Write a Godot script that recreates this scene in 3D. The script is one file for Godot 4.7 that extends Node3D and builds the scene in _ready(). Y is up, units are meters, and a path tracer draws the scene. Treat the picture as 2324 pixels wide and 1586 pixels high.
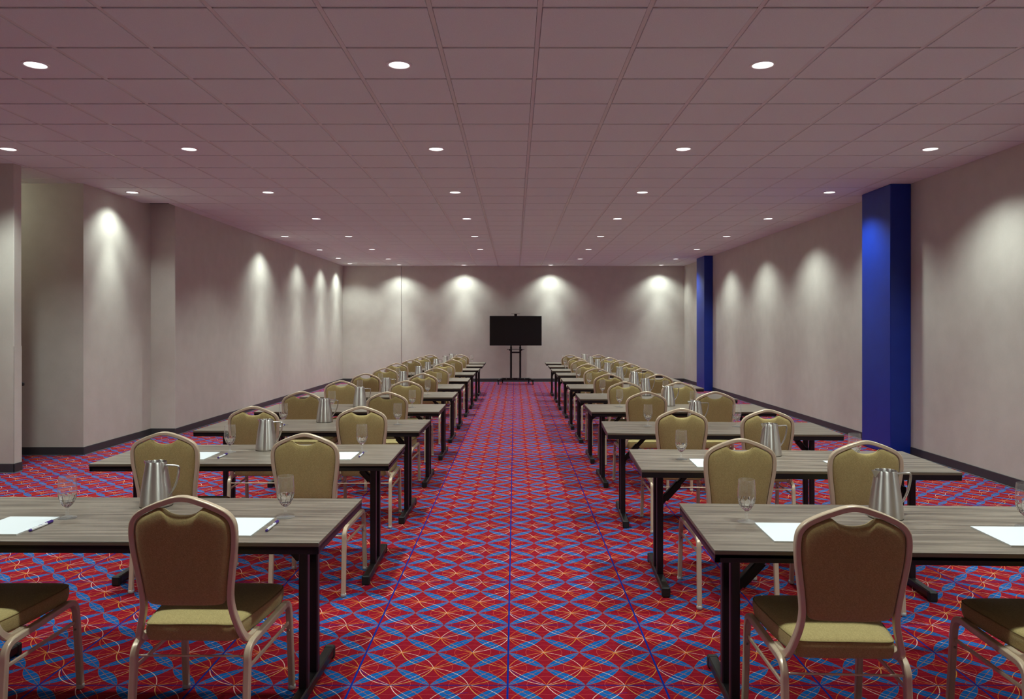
extends Node3D
# A hotel meeting room set classroom style: rows of folding tables with banquet chairs either side of an aisle.
# x to the right, y up, depth into the room along -z. Camera stands on the aisle at (0, 1.565, 0).

const CAM_H := 1.565
const CEIL := 3.33
const TABLE_H := 0.745
const WALL_R := 4.87
const WALL_FAR := 22.15
const CARPET := 0.684
const ORD := ["first", "second", "third", "fourth", "fifth", "sixth", "seventh", "eighth", "ninth", "tenth", "eleventh"]

var M := {}
var used := {}
var rng := RandomNumberGenerator.new()

# ---------------------------------------------------------------- scene entry
func _ready():
	rng.seed = 7
	make_camera_and_air()
	make_materials()
	make_shell()
	make_ceiling()
	make_columns()
	make_door()
	make_lights()
	make_tables()
	make_chairs()
	make_tableware()
	make_television()

func make_camera_and_air():
	var cam := Camera3D.new()
	cam.name = "camera"
	add_child(cam)
	cam.projection = Camera3D.PROJECTION_FRUSTUM
	cam.near = 0.05
	cam.far = 100.0
	cam.size = 1586.0 / 1750.0 * cam.near
	cam.frustum_offset = Vector2(-6.0 / 1750.0, -50.0 / 1750.0) * cam.near
	cam.position = Vector3(0, CAM_H, 0)
	cam.current = true
	var we := WorldEnvironment.new()
	we.name = "air"
	var e := Environment.new()
	e.background_mode = Environment.BG_COLOR
	e.background_color = Color(0.0, 0.0, 0.0)
	e.tonemap_mode = Environment.TONE_MAPPER_LINEAR
	e.tonemap_exposure = 0.88
	e.sdfgi_enabled = true
	e.ssao_enabled = true
	e.ssil_enabled = true
	we.environment = e
	add_child(we)

# lamps: [x, depth] of every recessed downlight and one added fill row; close to a wall the third value scales the spill
const BEAM_ENERGY := 3.2
const BEAM_ANGLE := 28.0
const SPILL_ENERGY := 4.7
const SPILL_ANGLE := 62.0
const LAMPS := [
	[[-3.215, -2.145], [-0.775, -2.145], [1.665, -2.145], [4.105, -2.145]],  # unseen row added behind the camera to fill the front chair backs
	[[-3.215, 2.735], [-0.775, 2.735], [1.665, 2.735], [4.105, 2.735]],
	[[-3.215, 5.175], [-0.775, 5.175], [1.665, 5.175], [4.105, 5.175]],
	[[-5.0, 7.615], [-3.215, 7.615], [-0.775, 7.615], [1.665, 7.615], [4.105, 7.615]],
	[[-4.985, 10.055, 0.45], [-3.215, 10.055], [-0.775, 10.055], [1.665, 10.055], [4.105, 10.055]],
	[[-3.215, 12.495], [-0.775, 12.495], [1.665, 12.495], [4.105, 12.495]],
	[[-4.45, 14.935, 0.75], [-3.215, 14.935], [-0.775, 14.935], [1.665, 14.935], [4.105, 14.935]],
	[[-4.43, 17.5, 0.5], [-3.215, 17.375], [-0.775, 17.375], [1.665, 17.375], [4.105, 17.375]],
	[[-4.48, 19.6, 0.5], [-3.24, 19.8], [1.68, 19.8], [4.14, 19.8]],
	[[-4.55, 21.3, 0.7], [-3.25, 21.7, 0.6], [-1.44, 21.78, 0.6], [1.02, 21.78, 0.6], [4.14, 21.78, 0.6]],
]

func make_lights():
	var ring := lathe([Vector2(0.067, -0.001), Vector2(0.069, -0.007), Vector2(0.076, -0.009), Vector2(0.084, -0.006), Vector2(0.086, 0.0)], 32, false)
	var lens := lathe([Vector2(0.0001, -0.0045), Vector2(0.04, -0.004), Vector2(0.068, -0.0025)], 32, false)
	for r in LAMPS.size():
		var row: Array = LAMPS[r]
		for k in row.size():
			var where := ["leftmost", "second from the left", "third from the left", "fourth from the left", "rightmost"]
			var place: String = "rightmost" if k == row.size() - 1 else where[k]
			var lab: String = "round recessed ceiling light, %s in the %s row in view" % [place, ORD[maxi(r - 2, 0)]]
			if r == 0:
				lab = "added round fill light in the ceiling behind the camera, %s" % place
			if r == 1:
				lab = "round recessed ceiling light just above the top of the frame, %s" % place
			var t := thing("recessed_light", lab, "ceiling light", Vector3(row[k][0], CEIL, -row[k][1]), 0.0, "recessed lights in the tiled ceiling")
			part("trim_ring", ring, M.lamp_ring, t)
			part("lens", lens, M.lamp_lens, t)
			var dim: float = row[k][2] if row[k].size() > 2 else 1.0
			# the reflector's beam, and the wider spill of its frosted lens
			lamp_light(t, "beam", BEAM_ENERGY * (0.2 if r < 2 else 1.0 if dim == 1.0 else 1.5), BEAM_ANGLE, 1.0)
			lamp_light(t, "spill", SPILL_ENERGY * (0.85 if r == 0 else 1.15 if r == 1 else 1.0) * dim, SPILL_ANGLE, 0.75)
	# the side passage behind the left pillar has its own small light
	var a := thing("recessed_light", "small ceiling light in the side passage behind the left pillar", "ceiling light", Vector3(-6.75, CEIL, -8.95), 0.0, "recessed lights in the tiled ceiling")
	part("trim_ring", ring, M.lamp_ring, a)
	part("lens", lens, M.lamp_lens, a)
	var o := OmniLight3D.new()
	o.name = "glow"
	a.add_child(o)
	o.position = Vector3(0, -0.09, 0)
	o.light_color = Color(0.98, 1.0, 0.88)
	o.light_energy = 0.2
	o.light_size = 0.07
	o.omni_range = 30.0
	o.omni_attenuation = 2.0
	o.shadow_enabled = true

func lamp_light(t: Node3D, called: String, energy: float, angle: float, blend: float):
	var s := SpotLight3D.new()
	s.name = called
	t.add_child(s)
	s.position = Vector3(0, -0.02, 0)
	s.rotation.x = -PI / 2
	s.light_color = Color(0.94, 1.0, 0.97)
	s.light_energy = energy
	s.light_size = 0.06
	s.spot_angle = angle
	s.spot_angle_attenuation = blend
	s.spot_range = 30.0
	s.spot_attenuation = 2.0
	s.shadow_enabled = true

# ---------------------------------------------------------------- naming helpers
func numbered(called: String) -> String:
	var n: int = used.get(called, -1) + 1
	used[called] = n
	return called if n == 0 else "%s_%03d" % [called, n]

func thing(called: String, label: String, category: String, at := Vector3.ZERO, turn := 0.0, group := "") -> Node3D:
	var o := Node3D.new()
	o.name = numbered(called)
	add_child(o)
	tag(o, label, category, group)
	o.position = at
	o.rotation.y = turn
	return o

func tag(o: Node, label: String, category: String, group := ""):
	o.set_meta("label", label)
	o.set_meta("category", category)
	if group != "":
		o.set_meta("group", group)

func part(called: String, mesh: Mesh, mat: Material, parent: Node, at := Vector3.ZERO) -> MeshInstance3D:
	var o := MeshInstance3D.new()
	o.name = called
	o.mesh = mesh
	o.material_override = mat
	o.position = at
	o.cast_shadow = GeometryInstance3D.SHADOW_CASTING_SETTING_ON
	parent.add_child(o, true)
	return o

func structure(called: String, mesh: Mesh, mat: Material, label := "") -> MeshInstance3D:
	var o := part(called, mesh, mat, self)
	o.set_meta("kind", "structure")
	if label != "":
		o.set_meta("label", label)
	return o

func copy_of(src: Node3D, called: String, label: String, at: Vector3, turn := 0.0) -> Node3D:
	var c: Node3D = src.duplicate()
	c.name = numbered(called)
	add_child(c)
	c.position = at
	c.rotation = Vector3(0, turn, 0)
	c.set_meta("label", label)
	return c

# ---------------------------------------------------------------- mesh helpers
func begin() -> SurfaceTool:
	var st := SurfaceTool.new()
	st.begin(Mesh.PRIMITIVE_TRIANGLES)
	return st

func tri(st: SurfaceTool, a: Vector3, b: Vector3, c: Vector3):
	# a, b, c run anticlockwise seen from outside; Godot's front faces run clockwise
	st.add_vertex(a)
	st.add_vertex(c)
	st.add_vertex(b)

func quad(st: SurfaceTool, a: Vector3, b: Vector3, c: Vector3, d: Vector3):
	tri(st, a, b, c)
	tri(st, a, c, d)

func done(st: SurfaceTool) -> ArrayMesh:
	st.generate_normals()
	return st.commit()

# chamfered box between two corners
func add_box(st: SurfaceTool, lo: Vector3, hi: Vector3, b := 0.0):
	st.set_smooth_group(-1)
	var c := (lo + hi) * 0.5
	var h := (hi - lo) * 0.5
	if b <= 0.0:
		for ax in 3:
			var u := (ax + 1) % 3
			var w := (ax + 2) % 3
			for s in [-1.0, 1.0]:
				var p := []
				for q in [[-1, -1], [1, -1], [1, 1], [-1, 1]]:
					var v := Vector3.ZERO
					v[ax] = s * h[ax]
					v[u] = q[0] * h[u]
					v[w] = q[1] * h[w]
					p.append(c + v)
				if s > 0:
					quad(st, p[0], p[1], p[2], p[3])
				else:
					quad(st, p[3], p[2], p[1], p[0])
		return
	for ax in 3:
		var u := (ax + 1) % 3
		var w := (ax + 2) % 3
		for s in [-1.0, 1.0]:
			var p := []
			for q in [[-1, -1], [1, -1], [1, 1], [-1, 1]]:
				var v := Vector3.ZERO
				v[ax] = s * h[ax]
				v[u] = q[0] * (h[u] - b)
				v[w] = q[1] * (h[w] - b)
				p.append(c + v)
			if s > 0:
				quad(st, p[0], p[1], p[2], p[3])
			else:
				quad(st, p[3], p[2], p[1], p[0])
		# the four edges along this axis
		for q in [[1, 1], [-1, 1], [-1, -1], [1, -1]]:
			var e := []
			for k in [-1.0, 1.0]:
				var v1 := Vector3.ZERO
				v1[ax] = k * (h[ax] - b)
				v1[u] = q[0] * h[u]
				v1[w] = q[1] * (h[w] - b)
				var v2 := v1
				v2[u] = q[0] * (h[u] - b)
				v2[w] = q[1] * h[w]
				e.append([c + v1, c + v2])
			if q[0] * q[1] > 0:
				quad(st, e[0][0], e[0][1], e[1][1], e[1][0])
			else:
				quad(st, e[0][1], e[0][0], e[1][0], e[1][1])
	for sx in [-1.0, 1.0]:
		for sy in [-1.0, 1.0]:
			for sz in [-1.0, 1.0]:
				var s3 := Vector3(sx, sy, sz)
				var a := c + s3 * Vector3(h.x, h.y - b, h.z - b)
				var d := c + s3 * Vector3(h.x - b, h.y, h.z - b)
				var f := c + s3 * Vector3(h.x - b, h.y - b, h.z)
				if sx * sy * sz > 0:
					tri(st, a, d, f)
				else:
					tri(st, a, f, d)

func box(lo: Vector3, hi: Vector3, b := 0.0) -> ArrayMesh:
	var st := begin()
	add_box(st, lo, hi, b)
	return done(st)

func dbox(x0: float, x1: float, y0: float, y1: float, d0: float, d1: float, b := 0.0) -> ArrayMesh:
	return box(Vector3(x0, y0, -d1), Vector3(x1, y1, -d0), b)

func lathe(profile: Array, seg := 24, smooth := true, flute := 0.0, flutes := 9, y0 := 0.0, y1 := 0.0) -> ArrayMesh:
	var st := begin()
	st.set_smooth_group(0 if smooth else -1)
	var ring := func(k: int, j: int) -> Vector3:
		var p: Vector2 = profile[k]
		var a := TAU * j / seg
		var r := p.x
		if flute > 0.0 and p.y > y0 and p.y < y1:
			r *= 1.0 + flute * cos(a * flutes) * sin(PI * (p.y - y0) / (y1 - y0))
		return Vector3(r * cos(a), p.y, r * sin(a))
	for k in profile.size() - 1:
		for j in seg:
			for c in [[0, 0], [1, 1], [1, 0], [0, 0], [0, 1], [1, 1]]:
				st.set_uv(Vector2(float(j + c[1]) / seg, float(k + c[0]) / profile.size()))
				st.add_vertex(ring.call(k + c[0], (j + c[1]) % seg))
	return done(st)

# smooth curve through points
func curve(p: Array, n: int) -> Array:
	var out := []
	for i in p.size() - 1:
		var a: Vector3 = p[maxi(i - 1, 0)]
		var b: Vector3 = p[i]
		var c: Vector3 = p[i + 1]
		var d: Vector3 = p[mini(i + 2, p.size() - 1)]
		for k in n:
			out.append(b.cubic_interpolate(c, a, d, float(k) / n))
	out.append(p[p.size() - 1])
	return out

func round_rect(w: float, h: float, r: float, n := 3) -> Array:
	var out := []
	for q in 4:
		var cx: float = (w / 2 - r) * [1, -1, -1, 1][q]
		var cy: float = (h / 2 - r) * [1, 1, -1, -1][q]
		for k in n:
			var a := PI / 2 * (q + float(k) / (n - 1))
			out.append(Vector2(cx + r * cos(a), cy + r * sin(a)))
	return out

func circle(r: float, n: int) -> Array:
	var out := []
	for k in n:
		out.append(Vector2(r * cos(TAU * k / n), r * sin(TAU * k / n)))
	return out

# side faces between rings; a squared tube (three points a corner) keeps its four faces flat
func skin(st: SurfaceTool, rings: Array):
	var m: int = rings[0].size()
	for i in rings.size() - 1:
		for j in m:
			if m == 12:
				st.set_smooth_group(1 + j / 3 if j % 3 == 2 else 10 + j / 3)
			quad(st, rings[i][j], rings[i][(j + 1) % m], rings[i + 1][(j + 1) % m], rings[i + 1][j])

# sweep a cross-section along a path; section x follows `ref`, section y the other side
func add_sweep(st: SurfaceTool, path: Array, sec: Array, ref: Vector3, caps := true, taper := 1.0):
	st.set_smooth_group(0)
	var rings := []
	for i in path.size():
		var a: Vector3 = path[maxi(i - 1, 0)]
		var b: Vector3 = path[mini(i + 1, path.size() - 1)]
		var t := (b - a).normalized()
		var n := (ref - t * ref.dot(t)).normalized()
		var w := t.cross(n)
		var s := lerpf(1.0, taper, float(i) / maxi(path.size() - 1, 1))
		var ring := []
		for q in sec:
			ring.append(path[i] + (n * q.x + w * q.y) * s)
		rings.append(ring)
	var m := sec.size()
	skin(st, rings)
	if caps:
		st.set_smooth_group(-1)
		var last := path.size() - 1
		for j in m:
			tri(st, path[0], rings[0][(j + 1) % m], rings[0][j])
			tri(st, path[last], rings[last][j], rings[last][(j + 1) % m])

func sweep(path: Array, sec: Array, ref: Vector3, caps := true, taper := 1.0) -> ArrayMesh:
	var st := begin()
	add_sweep(st, path, sec, ref, caps, taper)
	return done(st)

# ---------------------------------------------------------------- materials
func paint(color: Color, rough := 0.6, metal := 0.0) -> StandardMaterial3D:
	var m := StandardMaterial3D.new()
	m.albedo_color = color
	m.roughness = rough
	m.metallic = metal
	return m

func rgb(r: int, g: int, b: int) -> Color:
	return Color8(r, g, b)

func noise_image(size: int, freq: float, seed_: int, octaves := 3) -> Image:
	var n := FastNoiseLite.new()
	n.seed = seed_
	n.frequency = freq
	n.fractal_octaves = octaves
	var im := n.get_seamless_image(size, size)
	im.convert(Image.FORMAT_L8)
	return im

func ramp_texture(im: Image, a: Color, b: Color, grain := 0.0, stretch := 1.0) -> ImageTexture:
	var w := im.get_width()
	var h := im.get_height()
	var r2 := RandomNumberGenerator.new()
	r2.seed = 11
	var out := Image.create(w, h, false, Image.FORMAT_RGB8)
	for y in h:
		for x in w:
			var v := clampf((im.get_pixel(x, y).r - 0.5) * stretch + 0.5, 0.0, 1.0)
			if grain > 0.0:
				v = clampf(v + r2.randf_range(-grain, grain), 0.0, 1.0)
			out.set_pixel(x, y, a.lerp(b, v))
	out.generate_mipmaps()
	return ImageTexture.create_from_image(out)

func triplanar(m: StandardMaterial3D, scale: float, world := true):
	m.uv1_triplanar = not world
	m.uv1_world_triplanar = world
	if world:
		m.uv1_triplanar = true
	m.uv1_scale = Vector3.ONE * scale

func make_materials():
	var soft := noise_image(256, 0.02, 3, 4)
	M.wall = paint(Color.WHITE, 0.55)
	M.wall.albedo_texture = ramp_texture(soft, rgb(194, 187, 178), rgb(203, 196, 187), 0.15)
	triplanar(M.wall, 0.5)
	M.plaster_far = M.wall
	M.tile = paint(Color.WHITE, 0.9)
	M.tile.albedo_texture = ramp_texture(noise_image(256, 0.3, 5, 2), rgb(220, 224, 221), rgb(234, 238, 235), 0.5, 1.0)
	triplanar(M.tile, 2.6)
	M.tbar = paint(rgb(216, 214, 208), 0.4)
	M.slab = paint(rgb(120, 115, 112), 0.9)
	M.base = paint(rgb(58, 57, 60), 0.45)
	M.base_toe_highlight = paint(rgb(96, 98, 102), 0.4)  # lighter grey paints in the highlight along the skirting toe
	M.blue = paint(Color.WHITE, 0.42)
	M.blue.albedo_texture = ramp_texture(soft, rgb(2, 40, 140), rgb(4, 46, 150), 0.1)
	triplanar(M.blue, 0.6)
	M.guard = paint(rgb(186, 178, 172), 0.3)
	M.door = paint(rgb(92, 80, 70), 0.5)
	M.carpet = paint(Color.WHITE, 0.95)
	M.carpet.albedo_texture = carpet_texture()
	M.carpet.metallic_specular = 0.15
	# wood-look laminate, grain along the table
	var grain := noise_image(512, 0.012, 21, 5)
	M.wood = paint(Color.WHITE, 0.36)
	M.wood.albedo_texture = ramp_texture(grain, rgb(100, 89, 79), rgb(142, 129, 116), 0.12, 1.7)
	M.wood_edge = paint(rgb(104, 92, 76), 0.4)
	M.black = paint(rgb(20, 17, 18), 0.38)
	M.black_soft = paint(rgb(16, 15, 15), 0.6)
	# champagne frame paint
	M.frame = paint(rgb(206, 184, 158), 0.32, 0.18)
	M.fabric = fabric_material()
	M.piping = paint(rgb(140, 124, 78), 0.9)
	M.glide = paint(rgb(190, 188, 182), 0.2)
	M.screw = paint(rgb(150, 140, 130), 0.3, 0.8)
	M.steel = paint(rgb(206, 201, 196), 0.36, 1.0)
	M.steel.anisotropy_enabled = true
	M.steel.anisotropy = -0.92
	M.steel_smooth = paint(rgb(196, 191, 185), 0.25, 1.0)
	M.steel_dark = paint(rgb(60, 58, 56), 0.35, 1.0)
	M.glass = paint(Color(1, 1, 1, 0.0), 0.0)
	M.glass.refraction_enabled = true
	M.glass.refraction_scale = 0.05
	M.glass_thin = paint(Color(1, 1, 1, 0.025), 0.0)
	M.glass_foot = paint(Color(1, 1, 1, 0.1), 0.02)
	M.glass_foot.transparency = BaseMaterial3D.TRANSPARENCY_ALPHA
	M.glass_thin.transparency = BaseMaterial3D.TRANSPARENCY_ALPHA
	M.glass.metallic_specular = 0.5
	M.paper = paint(rgb(222, 226, 230), 0.8)
	M.paper_under = paint(rgb(205, 203, 198), 0.8)
	M.pen_white = paint(rgb(238, 238, 240), 0.3)
	M.pen_purple = paint(rgb(70, 42, 132), 0.3)
	M.tv_black = paint(rgb(12, 11, 12), 0.4)
	M.screen = paint(rgb(14, 13, 18), 0.22)
	M.lamp_ring = paint(rgb(238, 238, 236), 0.4)
	M.lamp_lens = paint(rgb(255, 255, 255), 0.5)
	M.lamp_lens.emission_enabled = true
	M.lamp_lens.emission = Color(1.0, 0.985, 0.97)
	M.lamp_lens.emission_energy_multiplier = 4.0

func fabric_material() -> StandardMaterial3D:
	var n := 128
	var r2 := RandomNumberGenerator.new()
	r2.seed = 4
	var im := Image.create(n, n, false, Image.FORMAT_RGB8)
	var lo := rgb(140, 121, 72)
	var hi := rgb(192, 170, 114)
	for y in n:
		for x in n:
			# short slanted yarn flecks in a loose basket weave
			var v := 0.5 + 0.22 * sin((x + y) * TAU / 8.0) * sin((x - y) * TAU / 8.0) + r2.randf_range(-0.2, 0.2)
			im.set_pixel(x, y, lo.lerp(hi, clampf(v, 0.0, 1.0)))
	for k in 2600:
		var x0 := r2.randi() % n
		var y0 := r2.randi() % n
		var c := lo.lerp(hi, r2.randf_range(-0.1, 1.15))
		for i in 3:
			im.set_pixel((x0 + i) % n, (y0 + i / 2) % n, c)
	im.generate_mipmaps()
	var m := paint(Color.WHITE, 0.85)
	m.albedo_texture = ImageTexture.create_from_image(im)
	m.uv1_triplanar = true
	m.uv1_scale = Vector3.ONE * 8.0
	m.rim_enabled = true
	m.rim = 0.25
	m.rim_tint = 0.6
	return m

# one repeat of the woven carpet: blue petals on red, navy lines, cream, gold and orange threads
func carpet_texture() -> ImageTexture:
	var n := 1024
	var im := Image.create(n, n, false, Image.FORMAT_RGB8)
	var blotch := noise_image(512, 0.02, 31, 3)
	var r2 := RandomNumberGenerator.new()
	r2.seed = 5
	var reds := [rgb(130, 18, 35), rgb(141, 21, 39), rgb(122, 15, 32), rgb(154, 29, 45), rgb(109, 12, 30)]
	for y in n:
		for x in n:
			var c: Color = reds[r2.randi() % 5]
			im.set_pixel(x, y, c)
	# darker dashes woven across the red
	for k in 900:
		var y0 := r2.randi() % n
		var x0 := r2.randi() % n
		var len := 8 + r2.randi() % 40
		var c2 := rgb(176, 40, 50) if k % 3 == 0 else rgb(104, 6, 26)
		for i in len:
			im.set_pixel((x0 + i) % n, (y0 + int(sin(i * 0.15) * 1.5) + n) % n, c2)
	var q := n / 4.0
	# small circles and starbursts around the in-between points
	for i in 4:
		for j in 4:
			if (i + j) % 2 == 1:
				var c0 := Vector2(i * q, j * q)
				var col := rgb(176, 66, 62) if (i * 3 + j) % 4 != 0 else rgb(196, 90, 60)
				for s in 520:
					var a := TAU * s / 520.0
					stamp(im, c0 + Vector2(cos(a), sin(a)) * 0.127 * n, 1.9, col, 0.85)
				for s in 8:
					var a2 := TAU * (s + 0.5) / 8.0
					line(im, c0, c0 + Vector2(cos(a2), sin(a2)) * 0.12 * n, 0.0, 1.1, rgb(178, 70, 50), 0.5)
	# petals
	for i in 4:
		for j in 4:
			if (i + j) % 2 == 0:
				for s in [1, -1]:
					petal(im, Vector2(i, j) * q, Vector2(i + 1, j + s) * q, 0.039 * n, r2)
	# threads: each petal axis and outline in muted gold, then the shifted lattice in cream, gold, orange
	var cols := [rgb(222, 190, 172), rgb(198, 150, 60), rgb(196, 92, 34), rgb(226, 200, 190), rgb(206, 132, 60), rgb(204, 168, 92)]
	for i in 4:
		for j in 4:
			var k := i * 4 + j
			for s in [1, -1]:
				var a := Vector2(i, j) * q
				var b := Vector2(i + 1, j + s) * q
				if (i + j) % 2 == 0:
					line(im, a, b, 0.0, 1.9, rgb(184, 92, 40), 0.8)
					line(im, a, b, 0.039 * n, 1.2, rgb(150, 120, 120), 0.6)
					line(im, a, b, -0.039 * n, 1.2, rgb(170, 96, 60), 0.6)
				else:
					line(im, a, b, 0.05 * n, 2.9, cols[(k + s + 6) % 6], 1.0)
					line(im, a, b, -0.05 * n, 2.6, cols[(k * 2 + s + 7) % 6], 0.95)
					line(im, a, b, 0.012 * n, 1.9, cols[(k + 2) % 6], 0.8)
	# long shallow arcs between neighbours across and along
	for i in 4:
		for j in 4:
			if (i + j) % 2 == 0:
				line(im, Vector2(i, j) * q, Vector2(i + 2, j) * q, 0.03 * n, 1.3, rgb(150, 40, 44), 0.6)
				line(im, Vector2(i, j) * q, Vector2(i + 2, j) * q, -0.03 * n, 1.3, rgb(150, 40, 44), 0.6)
	for i in 4:
		for j in 4:
			if (i + j) % 2 == 0:
				for s in 300:
					var a3 := TAU * s / 300.0
					stamp(im, Vector2(i, j) * q + Vector2(cos(a3), sin(a3)) * 0.062 * n, 1.6, rgb(186, 82, 42), 0.6)
	# a few navy threads
	var navy := rgb(28, 30, 120)
	line(im, Vector2(0, 1) * q, Vector2(1, 0) * q, 0.03 * n, 2.6, navy, 0.9)
	line(im, Vector2(2, 3) * q, Vector2(3, 3.6) * q, -0.03 * n, 2.6, navy, 0.9)
	line(im, Vector2(3, 2) * q, Vector2(2.2, 3) * q, 0.03 * n, 2.6, navy, 0.9)
	line(im, Vector2(0, 0), Vector2(n, 0), 0.0, 5.4, rgb(18, 26, 104), 1.33)
	line(im, Vector2(0, 0), Vector2(0, n), 0.0, 6.8, rgb(8, 40, 130), 1.33)
	im.generate_mipmaps()
	return ImageTexture.create_from_image(im)

func stamp(im: Image, p: Vector2, r: float, c: Color, alpha: float):
	var n := im.get_width()
	var lo := (p - Vector2(r + 0.5, r + 0.5)).floor()
	var hi := (p + Vector2(r + 0.5, r + 0.5)).ceil()
	for y in range(int(lo.y), int(hi.y) + 1):
		for x in range(int(lo.x), int(hi.x) + 1):
			var d := Vector2(x, y).distance_to(p)
			var k := clampf(r + 0.5 - d, 0.0, 1.0) * alpha
			if k > 0.0:
				var xx := posmod(x, n)
				var yy := posmod(y, n)
				im.set_pixel(xx, yy, im.get_pixel(xx, yy).lerp(c, k))

# a thread from a to b that bows out sideways by `bow`
func line(im: Image, a: Vector2, b: Vector2, bow: float, r: float, c: Color, alpha: float):
	var len := a.distance_to(b)
	var side := (b - a).orthogonal().normalized()
	var steps := int(len / maxf(r * 0.7, 0.9))
	for s in steps + 1:
		var t := float(s) / steps
		stamp(im, a.lerp(b, t) + side * bow * 4.0 * t * (1.0 - t), r, c, alpha * 0.75)

func petal(im: Image, a: Vector2, b: Vector2, half: float, r2: RandomNumberGenerator):
	var n := im.get_width()
	var u := (b - a).normalized()
	var len := a.distance_to(b)
	var lo := a.min(b) - Vector2.ONE * half
	var hi := a.max(b) + Vector2.ONE * half
	for y in range(int(lo.y), int(hi.y) + 1):
		for x in range(int(lo.x), int(hi.x) + 1):
			var d := Vector2(x, y) - a
			var t := d.dot(u) / len
			if t <= 0.0 or t >= 1.0:
				continue
			var w := half * 4.0 * t * (1.0 - t)
			if absf(d.dot(u.orthogonal())) < w:
				var v := r2.randf()
				var c := rgb(4, 68, 138).lerp(rgb(14, 96, 170), v)
				if r2.randf() < 0.07:
					c = rgb(86, 116, 142)
				im.set_pixel(posmod(x, n), posmod(y, n), c)

# ---------------------------------------------------------------- the room
func make_shell():
	# carpeted floor with its pattern laid from the centre line of the aisle
	var st := begin()
	var x0 := -7.5
	var x1 := 5.1
	var d0 := -3.2
	var d1 := 22.4
	st.set_smooth_group(-1)
	var c := [Vector3(x0, 0, -d0), Vector3(x1, 0, -d0), Vector3(x1, 0, -d1), Vector3(x0, 0, -d1)]
	for k in [0, 2, 1, 0, 3, 2]:
		st.set_uv(Vector2((c[k].x + 0.031) / CARPET, (-c[k].z - 3.373) / CARPET))
		st.add_vertex(c[k])
	st.set_uv(Vector2.ZERO)
	add_box(st, Vector3(x0, -0.2, -d1), Vector3(x1, -0.004, -d0))
	structure("floor", done(st), M.carpet, "red and blue petal patterned carpet")
	structure("wall_right", dbox(WALL_R, WALL_R + 0.18, 0, CEIL + 0.12, -3.2, 22.4), M.wall, "long taupe wall with blue columns")
	var far := begin()
	add_box(far, Vector3(-3.255, 0, -WALL_FAR - 0.2), Vector3(WALL_R + 0.1, CEIL + 0.12, -WALL_FAR))
	structure("wall_back", done(far), M.wall, "far taupe wall behind the television")
	structure("wall_back_panel", dbox(-5.0, -3.26, 0, CEIL + 0.12, WALL_FAR - 0.025, WALL_FAR + 0.2, 0.004), M.wall, "slightly proud left end of the far wall")
	structure("wall_left", dbox(-5.45, -4.93, 0, CEIL + 0.12, 11.2, 22.4, 0.006), M.wall, "long taupe wall on the left")
	structure("wall_left_recess", dbox(-5.45, -5.285, 0, CEIL + 0.12, 9.5, 11.205), M.wall, "recessed stretch of left wall under a light")
	structure("wall_passage_back", dbox(-7.45, -5.285, 0, CEIL + 0.12, 9.45, 9.5), M.wall, "dim wall of the side passage")
	structure("wall_passage_end", dbox(-7.55, -7.4, 0, CEIL + 0.12, 8.3, 9.6), M.wall)
	var pillar := structure("wall_left_pillar", dbox(-5.949, -5.39, 0, CEIL + 0.12, 8.3, 8.43, 0.006), M.wall, "wall end at the left edge beside the passage")
	structure("wall_left_near", dbox(-6.1, -5.95, 0, CEIL + 0.12, -3.2, 8.35), M.wall)
	structure("wall_passage_near", dbox(-7.5, -5.95, 0, CEIL + 0.12, 8.3, 8.43), M.wall)
	structure("wall_near", dbox(-6.1, WALL_R + 0.1, 0, CEIL + 0.12, -3.4, -3.2), M.wall)
	# clear corner guard on the wall end
	var g := begin()
	add_box(g, Vector3(-5.452, 0.1, -8.3), Vector3(-5.3885, 1.363, -8.2985))
	add_box(g, Vector3(-5.39, 0.1, -8.43), Vector3(-5.3885, 1.363, -8.2985))
	part("corner_guard", done(g), M.wall, pillar)
	# rubber skirting: [name, x0, x1, depth0, depth1, side it faces]
	var t := 0.012
	var runs := [
		["baseboard_right", WALL_R - t, WALL_R, -3.2, 9.47, "x-"], ["baseboard_right", WALL_R - t, WALL_R, 10.25, 18.95, "x-"], ["baseboard_right", WALL_R - t, WALL_R, 19.75, WALL_FAR, "x-"],
		["baseboard_back", -3.26, WALL_R, WALL_FAR - t, WALL_FAR, "d-"], ["baseboard_back", -4.93, -3.26, WALL_FAR - 0.025 - t, WALL_FAR - 0.025, "d-"],
		["baseboard_left", -4.93, -4.93 + t, 11.2, WALL_FAR, "x+"], ["baseboard_left", -5.285, -4.93, 11.2 - t, 11.2, "d-"],
		["baseboard_left", -5.285, -5.285 + t, 9.45, 11.2, "x+"], ["baseboard_left", -7.4, -5.285 + t, 9.45 - t, 9.45, "d-"],
		["baseboard_left", -5.95, -5.39 + t, 8.3 - t, 8.3, "d-"], ["baseboard_left", -5.39, -5.39 + t, 8.3 - t, 8.43, "x+"],
	]
	for r in runs:
		var b := structure(numbered(r[0]), dbox(r[1], r[2], 0, 0.1, r[3], r[4], 0.003), M.base, "")
		var e := 0.01
		var toe: ArrayMesh
		match r[5]:
			"x-": toe = dbox(r[1] - e, r[2], 0, 0.007, r[3], r[4], 0.002)
			"x+": toe = dbox(r[1], r[2] + e, 0, 0.007, r[3], r[4], 0.002)
			_: toe = dbox(r[1], r[2], 0, 0.007, r[3] - e, r[4], 0.002)
		part("toe", toe, M.base_toe_highlight, b)

func left_limit(d: float) -> float:
	if d < 8.3:
		return -5.95
	if d < 9.45:
		return -7.4
	if d < 11.2:
		return -5.285
	return -4.93

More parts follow.
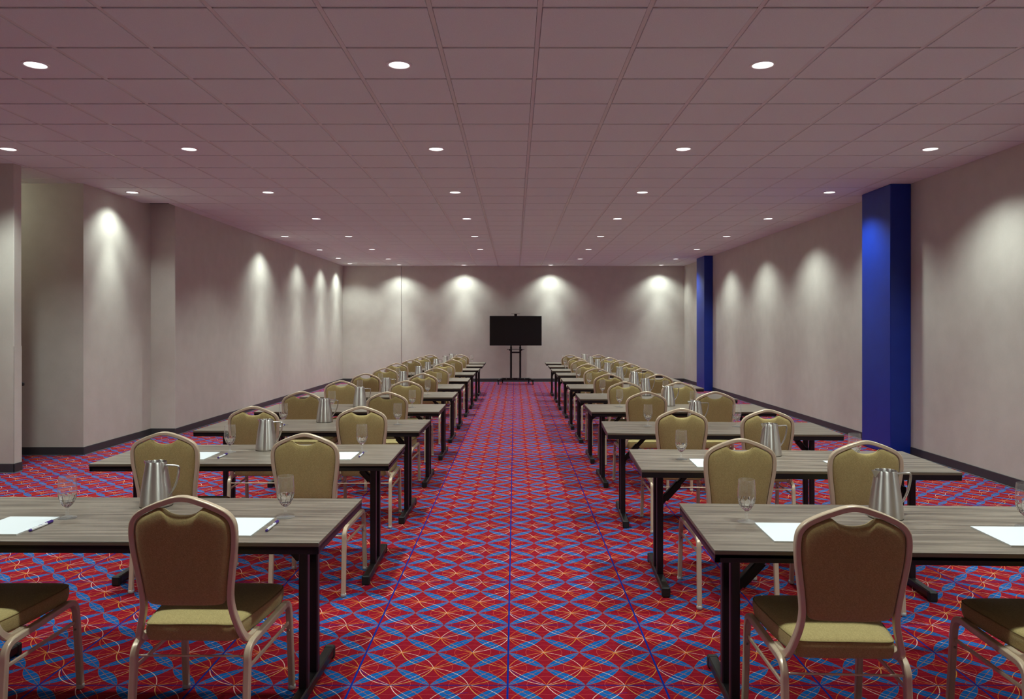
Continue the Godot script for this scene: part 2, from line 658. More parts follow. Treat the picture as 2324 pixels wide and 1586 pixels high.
func make_ceiling():
	var slab := structure("ceiling", dbox(-7.55, 5.1, CEIL + 0.03, CEIL + 0.2, -3.4, 22.4), M.slab, "pinkish grey suspended ceiling of square tiles")
	var p := 0.61
	# main runners along the room and cross tees across it, their faces a little above the tile faces
	for k in range(-12, 9):
		var x := 0.14 + p * k
		if x < -7.3 or x > WALL_R - 0.02:
			continue
		var from := -3.2 if x > -5.9 else 8.45
		var to := WALL_FAR if x > -4.93 else 9.45 if x < -5.285 else 11.2
		part("main_runner", dbox(x - 0.013, x + 0.013, CEIL + 0.004, CEIL + 0.03, from, to), M.tbar, slab)
	for k in range(-12, 30):
		var d := 4.26 + p * k
		if d > WALL_FAR - 0.02:
			continue
		part("cross_tee", dbox(left_limit(d), WALL_R, CEIL + 0.0095, CEIL + 0.029, d - 0.012, d + 0.012), M.tbar, slab)
	# tiles: those that show large are pieces of their own, the far and hidden ones one field
	var cache := {}
	var field := begin()
	var pieces := 0
	for j in range(-13, 30):
		var da := 4.26 + p * j
		var db := da + p
		for i in range(-13, 8):
			var xa := 0.14 + p * i
			var xb := xa + p
			var mid := (da + db) / 2
			var lx := maxf(left_limit(da + 0.02), left_limit(db - 0.02))
			if mid > 8.3 and mid < 9.45:
				lx = left_limit(mid)
			var a := maxf(xa + 0.0155, lx)
			var b := minf(xb - 0.0155, WALL_R)
			var ra := maxf(da + 0.0145, -3.2)
			var rb := minf(db - 0.0145, WALL_FAR)
			if b - a < 0.02 or rb - ra < 0.02:
				continue
			var seen := db > 4.1 and da < 13.6 and a > -0.69 * db and b < 0.69 * db and pieces < 296
			if seen:
				var key := "%.3f_%.3f" % [b - a, rb - ra]
				if not cache.has(key):
					cache[key] = box(Vector3(-(b - a) / 2, 0, -(rb - ra) / 2), Vector3((b - a) / 2, 0.028, (rb - ra) / 2), 0.0025)
				part("ceiling_tile", cache[key], M.tile, slab, Vector3((a + b) / 2, CEIL, -(ra + rb) / 2))
				pieces += 1
			else:
				add_box(field, Vector3(a, CEIL, -rb), Vector3(b, CEIL + 0.028, -ra), 0.0025)
	var f := part("ceiling_tile_field", done(field), M.tile, slab)
	f.set_meta("kind", "stuff")

func make_columns():
	var a := part(numbered("blue_column"), dbox(4.615, WALL_R, 0, CEIL, 9.47, 10.25, 0.008), M.blue, self)
	tag(a, "near cobalt blue column standing out from the right wall", "column", "blue columns on the right wall")
	var b := part(numbered("blue_column"), dbox(4.66, WALL_R, 0, CEIL, 18.95, 19.75, 0.008), M.blue, self)
	tag(b, "far cobalt blue column on the right wall near the back corner", "column", "blue columns on the right wall")

func make_door():
	var d := structure("door_1", dbox(-6.4, -5.56, 0.01, 2.1, 8.47, 8.515, 0.003), M.door, "open door folded behind the wall end")
	var b := begin()
	add_box(b, Vector3(-6.3, 0.915, -8.6), Vector3(-5.462, 0.955, -8.56), 0.008)
	add_box(b, Vector3(-6.28, 0.9, -8.57), Vector3(-6.2, 0.97, -8.51), 0.006)
	add_box(b, Vector3(-5.66, 0.9, -8.57), Vector3(-5.58, 0.97, -8.51), 0.006)
	part("push_bar", done(b), M.black_soft, d)

# ---------------------------------------------------------------- tables
const TABLE_W := 1.80
const TABLE_D := 0.76
# aisle-side front corner of each table [x, depth, turn]
const LEFT_TABLES := [[-0.746, 2.937, -0.02], [-0.759, 4.65, 0.01], [-0.757, 6.106, -0.012], [-0.737, 7.5, 0.0], [-0.73, 9.05, -0.01], [-0.728, 10.4, 0.0], [-0.717, 11.81, 0.008], [-0.714, 13.41, 0.0], [-0.7, 14.79, -0.01], [-0.683, 16.3, 0.0], [-0.685, 17.54, 0.0]]
const RIGHT_TABLES := [[0.736, 2.838, -0.042], [0.732, 4.443, -0.05], [0.7215, 5.984, -0.05], [0.747, 7.486, 0.0], [0.75, 8.83, -0.01], [0.75, 10.38, 0.0], [0.74, 11.77, -0.01], [0.745, 13.23, 0.0], [0.713, 14.55, -0.01], [0.727, 15.98, 0.0], [0.716, 17.5, -0.005]]

func table_top_mesh(offset: Vector2) -> ArrayMesh:
	var st := begin()
	add_box(st, Vector3(-TABLE_W / 2, TABLE_H - 0.0015, -TABLE_D / 2), Vector3(TABLE_W / 2, TABLE_H, TABLE_D / 2), 0.0007)
	var m := done(st)
	var mdt := MeshDataTool.new()
	mdt.create_from_surface(m, 0)
	for i in mdt.get_vertex_count():
		var v := mdt.get_vertex(i)
		mdt.set_vertex_uv(i, Vector2(v.x * 0.22, v.z * 3.2) + offset)
	m.clear_surfaces()
	mdt.commit_to_surface(m)
	return m

func build_table(label: String, offset: Vector2) -> Node3D:
	var t := thing("folding_table", label, "table", Vector3.ZERO, 0.0, "folding tables set in rows")
	part("table_top", table_top_mesh(offset), M.wood, t)
	part("edge_band", table_parts.edge, M.wood_edge, t)
	part("apron", table_parts.apron, M.black, t)
	for s in [-1.0, 1.0]:
		for k in [-1.0, 1.0]:
			part("post", table_parts.post, M.black, t, Vector3(s * (TABLE_W / 2 - 0.145), 0, k * 0.077))
		var f := part("foot", table_parts.foot, M.black, t, Vector3(s * (TABLE_W / 2 - 0.145), 0, 0))
		for k in [-1.0, 1.0]:
			part("end_cap", table_parts.cap, M.black_soft, f, Vector3(0, 0, k * 0.335))
		part("brace", table_parts.brace_l if s < 0 else table_parts.brace_r, M.black, t)
	return t

var table_parts := {}

func make_tables():
	table_parts.edge = box(Vector3(-TABLE_W / 2, TABLE_H - 0.016, -TABLE_D / 2), Vector3(TABLE_W / 2, TABLE_H - 0.0014, TABLE_D / 2), 0.002)
	var a := begin()
	var w := TABLE_W / 2 - 0.002
	var d := TABLE_D / 2 - 0.002
	var y0 := TABLE_H - 0.046
	var y1 := TABLE_H - 0.016
	add_box(a, Vector3(-w, y0, d - 0.02), Vector3(w, y1, d), 0.002)
	add_box(a, Vector3(-w, y0, -d), Vector3(w, y1, -d + 0.02), 0.002)
	add_box(a, Vector3(-w, y0, -d), Vector3(-w + 0.02, y1, d), 0.002)
	add_box(a, Vector3(w - 0.02, y0, -d), Vector3(w, y1, d), 0.002)
	add_box(a, Vector3(-w, y0 + 0.018, -d), Vector3(w, y1, d))
	for s in [-1.0, 1.0]:
		add_box(a, Vector3(s * (TABLE_W / 2 - 0.145) - 0.025, y0, -0.3), Vector3(s * (TABLE_W / 2 - 0.145) + 0.025, y1, 0.3), 0.002)
	table_parts.apron = done(a)
	table_parts.post = box(Vector3(-0.019, 0.05, -0.019), Vector3(0.019, TABLE_H - 0.046, 0.019), 0.005)
	table_parts.foot = box(Vector3(-0.022, 0.012, -0.335), Vector3(0.022, 0.056, 0.335), 0.006)
	table_parts.cap = box(Vector3(-0.024, 0.0, -0.018), Vector3(0.024, 0.058, 0.018), 0.006)
	for s in [-1.0, 1.0]:
		var x: float = s * (TABLE_W / 2 - 0.145)
		var b := begin()
		var low_y := 0.475 if s < 0 else 0.56
		var lo := Vector3(x - s * 0.02, low_y, 0)
		var hi := Vector3(x - s * (0.02 + (TABLE_H - 0.04 - low_y) * 0.9), TABLE_H - 0.04, 0)
		add_sweep(b, [lo, hi], round_rect(0.036, 0.03, 0.006), Vector3(0, 0, 1))
		add_sweep(b, [lo.lerp(hi, 0.1), lo.lerp(hi, 0.52)], round_rect(0.044, 0.042, 0.006), Vector3(0, 0, 1))
		add_box(b, Vector3(x - 0.012 - s * 0.018, low_y - 0.035, -0.026), Vector3(x + 0.012 - s * 0.018, low_y + 0.03, 0.026), 0.004)
		table_parts["brace_l" if s < 0 else "brace_r"] = done(b)
	for side in 2:
		var list: Array = LEFT_TABLES if side == 0 else RIGHT_TABLES
		for r in list.size():
			var lab := "wood-topped folding table %s of the aisle, %s row from the camera" % [["left", "right"][side], ORD[r]]
			var t := build_table(lab, Vector2(rng.randf(), rng.randf()))
			t.rotation.y = list[r][2]
			var s := -1.0 if side == 0 else 1.0
			t.position = Vector3(list[r][0], 0, -list[r][1]) + Vector3(s * TABLE_W / 2, 0, -TABLE_D / 2).rotated(Vector3.UP, list[r][2])

# ---------------------------------------------------------------- chairs
# place of the top of each chair back [x, depth]
const LEFT_AISLE := [[-1.2, 2.79], [-1.205, 4.44], [-1.19, 5.96], [-1.204, 7.3], [-1.24, 8.86], [-1.217, 10.26], [-1.184, 11.68], [-1.22, 13.22], [-1.177, 14.65], [-1.2, 15.95], [-1.215, 17.36]]
const LEFT_WALL := [[-2.11, 2.79], [-2.05, 4.5], [-2.026, 5.97], [-2.024, 7.36], [-1.999, 8.87], [-1.974, 10.24], [-1.954, 11.63], [-2.02, 13.22], [-1.967, 14.6], [-1.94, 15.95], [-1.905, 17.36]]
const RIGHT_AISLE := [[1.17, 2.635], [1.246, 4.23], [1.268, 5.81], [1.252, 7.34], [1.242, 8.7], [1.23, 10.15], [1.2355, 11.6], [1.227, 12.98], [1.237, 14.37], [1.28, 15.65], [1.2475, 17.25]]
const RIGHT_WALL := [[2.0, 2.6], [1.905, 4.15], [1.893, 5.74], [1.9, 7.33], [1.84, 8.64], [1.871, 10.05], [1.899, 11.5], [1.943, 12.98], [1.976, 14.37], [1.93, 15.65], [1.88, 17.3]]
const BACK_TOP_Z := 0.228

func back_z(y: float) -> float:
	# the back leans away from the seat as it rises
	var t := clampf((y - 0.41) / 0.545, 0.0, 1.0)
	return lerpf(0.135, BACK_TOP_Z, pow(t, 0.5))

func back_point(x: float, y: float) -> Vector3:
	return Vector3(x, y, back_z(y))

# puffed cushion from a closed outline; `place` turns outline point and height into space
func puff(outline: Array, profile: Array, place: Callable) -> ArrayMesh:
	# profile: [inset towards the middle 0..1, height]; first and last close on the middle
	var st := begin()
	st.set_smooth_group(0)
	var mid := Vector2.ZERO
	for p in outline:
		mid += p
	mid /= outline.size()
	var m := outline.size()
	var rings := []
	for pr in profile:
		var ring := []
		for p in outline:
			ring.append(place.call(mid + (p - mid) * pr[0], pr[1]))
		rings.append(ring)
	for i in profile.size() - 1:
		for j in m:
			quad(st, rings[i][j], rings[i][(j + 1) % m], rings[i + 1][(j + 1) % m], rings[i + 1][j])
	return done(st)

func smooth_closed(p: Array, n: int) -> Array:
	var out := []
	var m := p.size()
	for i in m:
		var a: Vector2 = p[(i - 1 + m) % m]
		var b: Vector2 = p[i]
		var c: Vector2 = p[(i + 1) % m]
		var d: Vector2 = p[(i + 2) % m]
		for k in n:
			out.append(b.cubic_interpolate(c, a, d, float(k) / n))
	return out

func make_chair() -> Node3D:
	var t := thing("banquet_chair", "", "chair", Vector3.ZERO, 0.0, "olive banquet chairs at the tables")
	var tube := round_rect(0.021, 0.028, 0.004, 3)
	# back frame: one bent tube, down both sides and forward under the seat
	var half := [[0.0, 0.9465], [0.034, 0.942], [0.072, 0.9295], [0.092, 0.9225], [0.119, 0.911], [0.138, 0.902], [0.156, 0.8915], [0.1715, 0.877], [0.1825, 0.857], [0.1865, 0.832], [0.187, 0.807], [0.184, 0.76], [0.177, 0.71], [0.17, 0.66], [0.164, 0.615], [0.161, 0.57], [0.166, 0.52], [0.182, 0.46], [0.193, 0.425]]
	var path := []
	path.append(Vector3(-0.2, 0.392, 0.02))
	path.append(Vector3(-0.199, 0.393, 0.085))
	path.append(Vector3(-0.197, 0.4, 0.118))
	for i in range(half.size() - 1, 0, -1):
		path.append(back_point(-half[i][0], half[i][1]))
	for i in half.size():
		path.append(back_point(half[i][0], half[i][1]))
	path.append(Vector3(0.197, 0.4, 0.118))
	path.append(Vector3(0.199, 0.393, 0.085))
	path.append(Vector3(0.2, 0.392, 0.02))
	var st := begin()
	frame_sweep(st, curve(path, 4), tube)
	part("back_frame", done(st), M.frame, t)
	# back cushion with the scooped hand-hold under the arch
	var half_c := [[0.0, 0.884], [0.03, 0.8865], [0.055, 0.896], [0.0745, 0.911], [0.09, 0.9105], [0.115, 0.9], [0.134, 0.891], [0.15, 0.882], [0.163, 0.87], [0.172, 0.853], [0.1755, 0.83], [0.176, 0.805], [0.173, 0.758], [0.166, 0.708], [0.159, 0.658], [0.153, 0.613], [0.149, 0.578], [0.138, 0.555], [0.115, 0.546], [0.06, 0.543], [0.0, 0.543]]
	var outline := []
	for i in half_c.size():
		outline.append(Vector2(half_c[i][0], half_c[i][1]))
	for i in range(half_c.size() - 2, 0, -1):
		outline.append(Vector2(-half_c[i][0], half_c[i][1]))
	outline = smooth_closed(outline, 2)
	outline.reverse()
	var prof := [[0.001, 0.0265], [0.4, 0.026], [0.7, 0.0245], [0.86, 0.0215], [0.94, 0.017], [0.985, 0.01], [1.0, 0.0], [0.985, -0.012], [0.94, -0.021], [0.84, -0.027], [0.6, -0.031], [0.001, -0.032]]
	prof.reverse()
	var flip := func(p: Vector2, h: float) -> Vector3:
		return Vector3(p.x, p.y, back_z(p.y) + h)
	outline.reverse()
	part("backrest", puff(outline, prof, flip), M.fabric, t)
	# seat cushion
	var so := [Vector2(0.0, 0.16), Vector2(0.13, 0.16), Vector2(0.165, 0.152), Vector2(0.178, 0.12), Vector2(0.198, 0.0), Vector2(0.216, -0.18), Vector2(0.215, -0.26), Vector2(0.19, -0.293), Vector2(0.12, -0.301), Vector2(0.0, -0.303),
		Vector2(-0.12, -0.301), Vector2(-0.19, -0.293), Vector2(-0.215, -0.26), Vector2(-0.216, -0.18), Vector2(-0.198, 0.0), Vector2(-0.178, 0.12), Vector2(-0.165, 0.152), Vector2(-0.13, 0.16)]
	var seat_outline := smooth_closed(so, 3)
	seat_outline.reverse()
	var seat_prof := [[0.001, 0.398], [0.93, 0.398], [0.97, 0.402], [0.985, 0.412], [1.0, 0.43], [1.0, 0.45], [0.985, 0.462], [0.95, 0.469], [0.85, 0.475], [0.6, 0.48], [0.3, 0.482], [0.001, 0.482]]
	var lay := func(p: Vector2, h: float) -> Vector3:
		return Vector3(p.x, h, p.y)
	seat_outline.reverse()
	var so_up := seat_outline.duplicate()
	so_up.reverse()
	var seat := part("seat", puff(so_up, seat_prof, lay), M.fabric, t)
	var cord := []
	for p in seat_outline:
		cord.append(Vector3(p.x * 0.988, 0.4615, -0.06 + (p.y + 0.06) * 0.988))
	cord.append(cord[0])
	part("piping", sweep(cord, circle(0.0028, 5), Vector3.UP, false), M.piping, seat)
	# legs, rails, stretchers
	var lt := round_rect(0.025, 0.026, 0.0045, 3)
	for s in [-1.0, 1.0]:
		var rear := curve([Vector3(s * 0.214, 0.014, 0.182), Vector3(s * 0.213, 0.16, 0.17), Vector3(s * 0.212, 0.3, 0.157), Vector3(s * 0.212, 0.355, 0.152), Vector3(s * 0.213, 0.38, 0.125), Vector3(s * 0.214, 0.385, 0.09)], 4)
		var front := curve([Vector3(s * 0.23, 0.014, -0.325), Vector3(s * 0.229, 0.16, -0.312), Vector3(s * 0.228, 0.32, -0.297), Vector3(s * 0.227, 0.372, -0.284), Vector3(s * 0.226, 0.393, -0.255), Vector3(s * 0.225, 0.394, -0.21)], 4)
		for leg_path in [rear, front]:
			var lg := part("leg", sweep(leg_path, lt, Vector3.RIGHT), M.frame, t)
			var foot: Vector3 = leg_path[0]
			part("glide", lathe([Vector2(0.0001, 0.0), Vector2(0.012, 0.0), Vector2(0.0165, 0.004), Vector2(0.0165, 0.018), Vector2(0.014, 0.022), Vector2(0.0001, 0.022)], 12), M.glide, lg, Vector3(foot.x, 0, foot.z))
		part("side_rail", sweep([Vector3(s * 0.214, 0.385, 0.095), Vector3(s * 0.225, 0.394, -0.215)], lt, Vector3.RIGHT), M.frame, t)
		var bar := part("side_stretcher", sweep([Vector3(s * 0.211, 0.3, 0.157), Vector3(s * 0.226, 0.3, -0.299)], round_rect(0.008, 0.016, 0.003), Vector3.RIGHT), M.frame, t)
		part("bolt", lathe([Vector2(0.0001, 0.004), Vector2(0.005, 0.003), Vector2(0.006, -0.004)], 10), M.screw, bar, Vector3(s * 0.228, 0.27, -0.287))
	part("cross_bar", sweep([Vector3(-0.212, 0.345, 0.152), Vector3(0.212, 0.345, 0.152)], circle(0.0045, 8), Vector3.UP), M.frame, t)
	part("cross_bar", sweep([Vector3(-0.227, 0.365, -0.285), Vector3(0.227, 0.365, -0.285)], circle(0.0045, 8), Vector3.UP), M.frame, t)
	return t

# frame tube: wide face towards the back of the chair, all along the bend
func frame_sweep(st: SurfaceTool, path: Array, sec: Array):
	st.set_smooth_group(0)
	var rings := []
	for i in path.size():
		var a: Vector3 = path[maxi(i - 1, 0)]
		var b: Vector3 = path[mini(i + 1, path.size() - 1)]
		var t := (b - a).normalized()
		# across the tube, away from the middle of the back, kept in the chair's width/height plane
		var out := Vector3(path[i].x, 0, 0) + Vector3(0, maxf(path[i].y - 0.84, 0.0) * 1.6, 0)
		if i < 4 or i > path.size() - 5:
			out = Vector3(signf(path[i].x), 0, 0)
		var n := (out - t * out.dot(t)).normalized()
		var w := t.cross(n)
		var ring := []
		for q in sec:
			ring.append(path[i] + n * q.x + w * q.y)
		rings.append(ring)
	var m := sec.size()
	skin(st, rings)
	var last := path.size() - 1
	st.set_smooth_group(-1)
	for j in m:
		tri(st, path[0], rings[0][(j + 1) % m], rings[0][j])
		tri(st, path[last], rings[last][j], rings[last][(j + 1) % m])

func make_chairs():
	var proto := make_chair()
	var first := true
	var sets := [[LEFT_AISLE, "left", "aisle"], [LEFT_WALL, "left", "wall"], [RIGHT_AISLE, "right", "aisle"], [RIGHT_WALL, "right", "wall"]]
	for s in sets:
		for r in s[0].size():
			var lab := "olive banquet chair at the %s side of the %s table, %s row from the camera" % [s[2], s[1], ORD[r]]
			var turn := rng.randf_range(-0.03, 0.03)
			if s[1] == "right":
				turn += RIGHT_TABLES[r][2] * 0.6
			var at := Vector3(s[0][r][0], 0, -s[0][r][1] - BACK_TOP_Z)
			if first:
				proto.position = at
				proto.rotation.y = turn
				proto.set_meta("label", lab)
				first = false
			else:
				copy_of(proto, "banquet_chair", lab, at, turn)

# ---------------------------------------------------------------- things on the tables
const LEFT_PITCHERS := [[-1.65, 3.55], [-1.664, 5.17], [-1.651, 6.7], [-1.6, 7.98], [-1.57, 9.45], [-1.57, 10.85], [-1.53, 12.3], [-1.55, 13.8], [-1.55, 15.2], [-1.5, 16.7], [-1.467, 17.95]]
const RIGHT_PITCHERS := [[1.603, 3.33], [1.64, 4.95], [1.51, 6.45], [1.61, 8.08], [1.577, 9.3], [1.67, 10.75], [1.643, 12.05], [1.62, 13.5], [1.608, 14.95], [1.607, 16.3], [1.6, 17.8]]
const LEFT_GLASSES := [[[-0.99, 3.333], [-1.926, 3.32]], [[-1.009, 5.094], [-1.872, 5.07]], [[-0.986, 6.505], [-1.95, 6.5]], [[-1.048, 7.89], [-1.84, 7.77]], [[-1.06, 9.4], [-1.876, 9.35]], [[-1.06, 10.84], [-1.87, 10.76]], [[-1.036, 12.3], [-1.846, 12.2]], [[-1.09, 13.62], [-1.93, 13.7]], [[-1.07, 15.2], [-1.9, 15.1]], [[-1.055, 16.5], [-1.87, 16.6]], [[-1.0, 18.0], [-1.85, 17.9]]]
const RIGHT_GLASSES := [[[0.979, 3.254], [2.1, 3.17]], [[1.037, 4.8], [2.053, 4.66]], [[1.108, 6.406], [1.838, 6.383]], [[1.086, 7.97], [1.798, 7.75]], [[1.072, 9.41], [1.82, 9.3]], [[1.042, 10.79], [1.85, 10.7]], [[1.014, 12.2], [1.85, 12.1]], [[1.054, 13.6], [1.87, 13.5]], [[0.988, 15.0], [1.88, 14.9]], [[1.07, 16.45], [1.86, 16.3]], [[1.13, 17.95], [1.85, 17.9]]]
# middle of the near edge of each pad [side, row, seat, x of the edge nearest the aisle, depth of near edge]
const PADS := [[0, 0, 0, -1.03, 3.02, -0.02], [0, 0, 1, -1.96, 3.04, -0.02], [0, 1, 0, -1.013, 4.76, 0.01], [0, 1, 1, -1.923, 4.76, 0.01], [1, 0, 0, 0.996, 2.935, -0.042], [1, 0, 1, 1.861, 2.876, -0.042], [1, 1, 0, 1.075, 4.5, -0.05], [1, 1, 1, 1.877, 4.43, -0.05]]
const PENS := [[0, 0, -0.996, 3.09, 0.0], [0, 1, -1.945, 3.09, 0.0], [1, 0, -0.982, 4.86, 0.02], [1, 1, -1.855, 4.82, 0.0], [2, 1, -1.925, 6.3, 0.02]]

func make_goblet() -> Node3D:
	var t := thing("water_goblet", "", "glass", Vector3.ZERO, 0.0, "water goblets on the tables")
	var foot := [Vector2(0.0001, 0.0), Vector2(0.0385, 0.0), Vector2(0.0392, 0.0015), Vector2(0.037, 0.0035), Vector2(0.024, 0.006), Vector2(0.012, 0.0095), Vector2(0.0068, 0.015), Vector2(0.0058, 0.022), Vector2(0.0072, 0.028), Vector2(0.0085, 0.031), Vector2(0.0068, 0.0345), Vector2(0.0068, 0.0455)]
	var low := [Vector2(0.0001, 0.0455), Vector2(0.0072, 0.0455), Vector2(0.0105, 0.048), Vector2(0.0185, 0.056), Vector2(0.027, 0.069), Vector2(0.033, 0.084), Vector2(0.0366, 0.101), Vector2(0.0348, 0.101), Vector2(0.0298, 0.084), Vector2(0.022, 0.0725), Vector2(0.012, 0.066), Vector2(0.0001, 0.064)]
	var high := [Vector2(0.0366, 0.1012), Vector2(0.0375, 0.116), Vector2(0.0368, 0.135), Vector2(0.0352, 0.158), Vector2(0.034, 0.1785), Vector2(0.0335, 0.1795), Vector2(0.0329, 0.1785), Vector2(0.0338, 0.158), Vector2(0.0354, 0.135), Vector2(0.036, 0.116), Vector2(0.0352, 0.1012)]
	part("bowl", lathe(high, 36), M.glass_thin, t)
	part("cut_base", lathe(low, 30, false, 0.055, 10, 0.05, 0.0995), M.glass, t)
	part("stem_and_foot", lathe(foot, 32), M.glass_foot, t)
	return t

func make_pitcher() -> Node3D:
	var t := thing("steel_pitcher", "", "pitcher", Vector3.ZERO, 0.0, "brushed steel pitchers on the tables")
	part("body", lathe([Vector2(0.0001, 0.001), Vector2(0.068, 0.001), Vector2(0.0705, 0.004), Vector2(0.071, 0.01), Vector2(0.0695, 0.03), Vector2(0.064, 0.08), Vector2(0.058, 0.12), Vector2(0.0515, 0.16), Vector2(0.0472, 0.185), Vector2(0.0448, 0.203), Vector2(0.0443, 0.204), Vector2(0.0436, 0.203), Vector2(0.0458, 0.185), Vector2(0.0545, 0.13), Vector2(0.064, 0.06), Vector2(0.066, 0.02), Vector2(0.0001, 0.018)], 48), M.steel, t)
	part("base_ring", lathe([Vector2(0.06, 0.0), Vector2(0.0705, 0.0), Vector2(0.0705, 0.0025), Vector2(0.06, 0.0025)], 40, false), M.steel_dark, t)
	# pouring lip: a folded triangular beak
	var st := begin()
	st.set_smooth_group(-1)
	var tip := Vector3(-0.0675, 0.2055, 0)
	var low := Vector3(-0.0482, 0.17, 0)
	for s in [-1.0, 1.0]:
		var rim := Vector3(-0.0385, 0.2035, s * 0.0225)
		var th := Vector3(0.002, 0.0008, -s * 0.0012)
		if s > 0:
			quad(st, tip, low, rim, rim)
			quad(st, tip + th, rim + th, low + th, low + th)
			quad(st, tip, rim, rim + th, tip + th)
		else:
			quad(st, tip, rim, low, low)
			quad(st, tip + th, low + th, rim + th, rim + th)
			quad(st, tip, tip + th, rim + th, rim)
	part("spout", done(st), M.steel_smooth, t)
	var h := curve([Vector3(0.043, 0.187, 0), Vector3(0.075, 0.1885, 0), Vector3(0.1, 0.1885, 0), Vector3(0.1125, 0.186, 0), Vector3(0.1165, 0.177, 0), Vector3(0.114, 0.15, 0), Vector3(0.106, 0.118, 0), Vector3(0.091, 0.085, 0), Vector3(0.072, 0.059, 0), Vector3(0.062, 0.048, 0)], 4)
	part("handle", sweep(h, round_rect(0.012, 0.0085, 0.0035), Vector3(0, 0, 1)), M.steel_smooth, t)
	return t

func make_tableware():
	var glass := make_goblet()
	var fresh := true
	for side in 2:
		var list: Array = LEFT_GLASSES if side == 0 else RIGHT_GLASSES
		for r in list.size():
			for k in 2:
				var lab := "clear water goblet at the %s side of the %s table, %s row from the camera" % [["aisle", "wall"][k], ["left", "right"][side], ORD[r]]
				var at := Vector3(list[r][k][0], TABLE_H, -list[r][k][1])
				if fresh:
					glass.position = at
					glass.set_meta("label", lab)
					fresh = false
				else:
					copy_of(glass, "water_goblet", lab, at, rng.randf() * TAU)
	var jug := make_pitcher()
	fresh = true
	for side in 2:
		var list2: Array = LEFT_PITCHERS if side == 0 else RIGHT_PITCHERS
		for r in list2.size():
			var lab2 := "brushed steel water pitcher on the %s table, %s row from the camera" % [["left", "right"][side], ORD[r]]
			var at2 := Vector3(list2[r][0], TABLE_H, -list2[r][1])
			var turn: float = -0.12 if side == 0 else 0.16
			turn += rng.randf_range(-0.12, 0.12)
			if side == 0 and r == 0:
				turn = -0.2
			if fresh:
				jug.position = at2
				jug.rotation.y = turn
				jug.set_meta("label", lab2)
				fresh = false
			else:
				copy_of(jug, "steel_pitcher", lab2, at2, turn)
	var sheet := box(Vector3(-0.108, 0.0045, -0.14), Vector3(0.108, 0.006, 0.14))
	var block := box(Vector3(-0.108, 0, -0.14), Vector3(0.108, 0.0045, 0.14))
	for p in PADS:
		var s := -1.0 if p[0] == 0 else 1.0
		var lab3 := "blank white notepad at the %s side of the %s table, %s row from the camera" % [["aisle", "wall"][p[2]], ["left", "right"][p[0]], ORD[p[1]]]
		var pad := thing("notepad", lab3, "notepad", Vector3(p[3] + s * 0.108, TABLE_H, -p[4] - 0.14), p[5], "white notepads on the front tables")
		part("top_sheet", sheet, M.paper, pad)
		part("page_block", block, M.paper_under, pad)
	var barrel := sweep([Vector3(0, 0.0055, 0.065), Vector3(0, 0.0055, -0.04)], circle(0.0055, 10), Vector3.UP)
	var cap := sweep([Vector3(0, 0.0058, -0.04), Vector3(0, 0.0058, -0.078)], circle(0.0058, 10), Vector3.UP)
	var tip := sweep([Vector3(0, 0.0055, 0.064), Vector3(0, 0.0055, 0.074)], circle(0.0056, 10), Vector3.UP, true, 0.8)
	var clip := box(Vector3(-0.0015, 0.0112, -0.076), Vector3(0.0015, 0.0128, -0.03))
	var print_ := box(Vector3(-0.0014, 0.0104, -0.01), Vector3(0.0014, 0.0112, 0.014))
	for p in PENS:
		var lab4 := "white pen with purple cap, %s side of the left table, %s row" % [["aisle", "wall"][p[1]], ORD[p[0]]]
		var pen := thing("pen", lab4, "pen", Vector3(p[2], TABLE_H, -p[3] - 0.075), p[4], "white and purple pens")
		part("barrel", barrel, M.pen_white, pen)
		part("cap", cap, M.pen_purple, pen)
		part("tip", tip, M.pen_purple, pen)
		part("clip", clip, M.pen_purple, pen)
		part("printed_stripe", print_, M.pen_purple, pen)

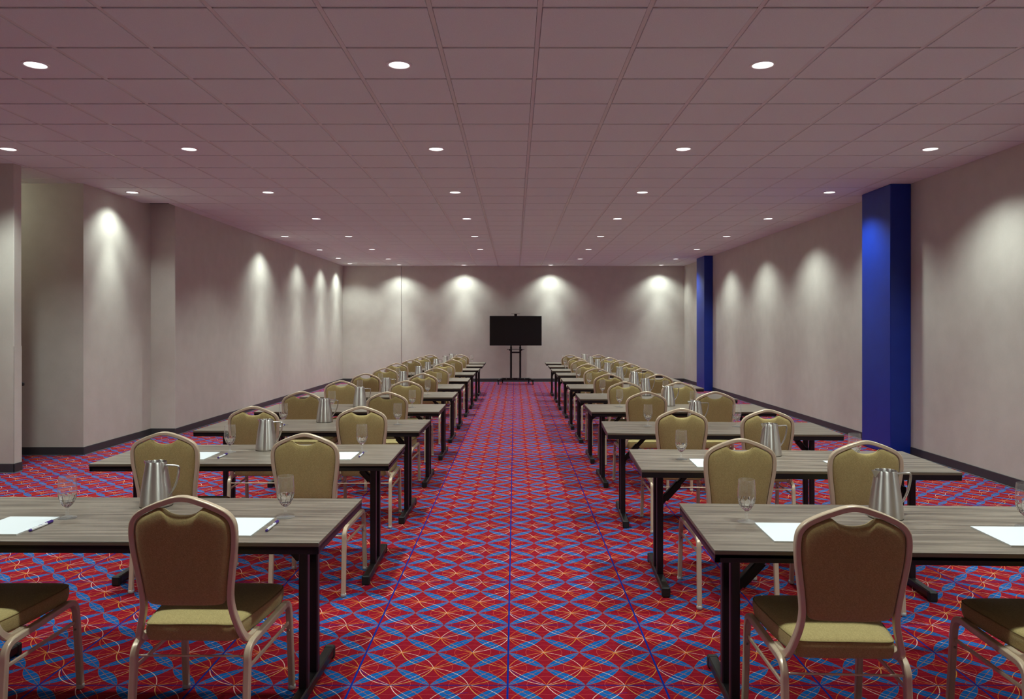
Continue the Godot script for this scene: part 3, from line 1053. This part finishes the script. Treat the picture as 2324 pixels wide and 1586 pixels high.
# ---------------------------------------------------------------- television at the end of the aisle
func make_television():
	var x := 0.028
	var d := 21.4
	var tv := thing("television", "large black flat television on a wheeled stand by the far wall", "television", Vector3(x, 0, -d))
	part("bezel", box(Vector3(-0.722, 1.064, -0.045), Vector3(0.722, 1.884, 0.0), 0.006), M.tv_black, tv)
	part("screen", box(Vector3(-0.708, 1.082, 0.0), Vector3(0.708, 1.87, 0.002)), M.screen, tv)
	var s := thing("television_stand", "black wheeled stand with two posts holding the television", "stand", Vector3(x, 0, -d))
	for k in [-0.129, 0.129]:
		part("post", box(Vector3(k - 0.027, 0.14, -0.12), Vector3(k + 0.027, 1.03, -0.065), 0.006), M.tv_black, s)
		part("inner_post", box(Vector3(k - 0.021, 1.0, -0.113), Vector3(k + 0.021, 1.8, -0.072), 0.005), M.tv_black, s)
		part("mounting_arm", box(Vector3(k - 0.02, 1.2, -0.072), Vector3(k + 0.02, 1.7, -0.0455), 0.003), M.tv_black, s)
	part("cross_bar", box(Vector3(-0.11, 0.85, -0.11), Vector3(0.11, 0.89, -0.075), 0.004), M.tv_black, s)
	var sh := begin()
	add_box(sh, Vector3(-0.243, 0.955, -0.12), Vector3(0.243, 0.967, 0.12), 0.004)
	for k in [-1.0, 1.0]:
		add_box(sh, Vector3(k * 0.165 - 0.02, 0.925, -0.1), Vector3(k * 0.165 + 0.02, 0.957, 0.05), 0.004)
	part("shelf", done(sh), M.tv_black, s)
	var cs := begin()
	add_box(cs, Vector3(-0.04, 1.78, -0.06), Vector3(0.04, 1.94, -0.046), 0.004)
	add_box(cs, Vector3(-0.12, 1.937, -0.1), Vector3(0.12, 1.945, 0.06), 0.002)
	part("camera_shelf", done(cs), M.tv_black, s)
	part("base_beam", box(Vector3(-0.4, 0.095, -0.13), Vector3(0.4, 0.16, -0.055), 0.008), M.tv_black, s)
	for k in [-1.0, 1.0]:
		part("base_leg", sweep([Vector3(k * 0.37, 0.122, -0.36), Vector3(k * 0.38, 0.128, -0.1), Vector3(k * 0.44, 0.128, 0.12), Vector3(k * 0.475, 0.105, 0.27)], round_rect(0.06, 0.05, 0.01), Vector3.RIGHT), M.tv_black, s)
		for f in [[0.37, -0.35], [0.475, 0.265]]:
			var c := part("caster", sweep([Vector3(-0.014, 0, 0), Vector3(0.014, 0, 0)], circle(0.038, 16), Vector3.UP), M.tv_black, s, Vector3(k * f[0], 0.038, f[1]))
			part("fork", box(Vector3(-0.02, 0.01, -0.014), Vector3(0.02, 0.07, 0.014), 0.004), M.black_soft, c)
			part("hub", sweep([Vector3(-0.017, 0, 0), Vector3(0.017, 0, 0)], circle(0.009, 8), Vector3.UP), M.screw, c)
	for k in [-0.26, -0.075, 0.065, 0.25]:
		part("bolt", sweep([Vector3(k, 0.136, -0.056), Vector3(k, 0.136, -0.05)], circle(0.011, 10), Vector3.UP), M.screw, s)
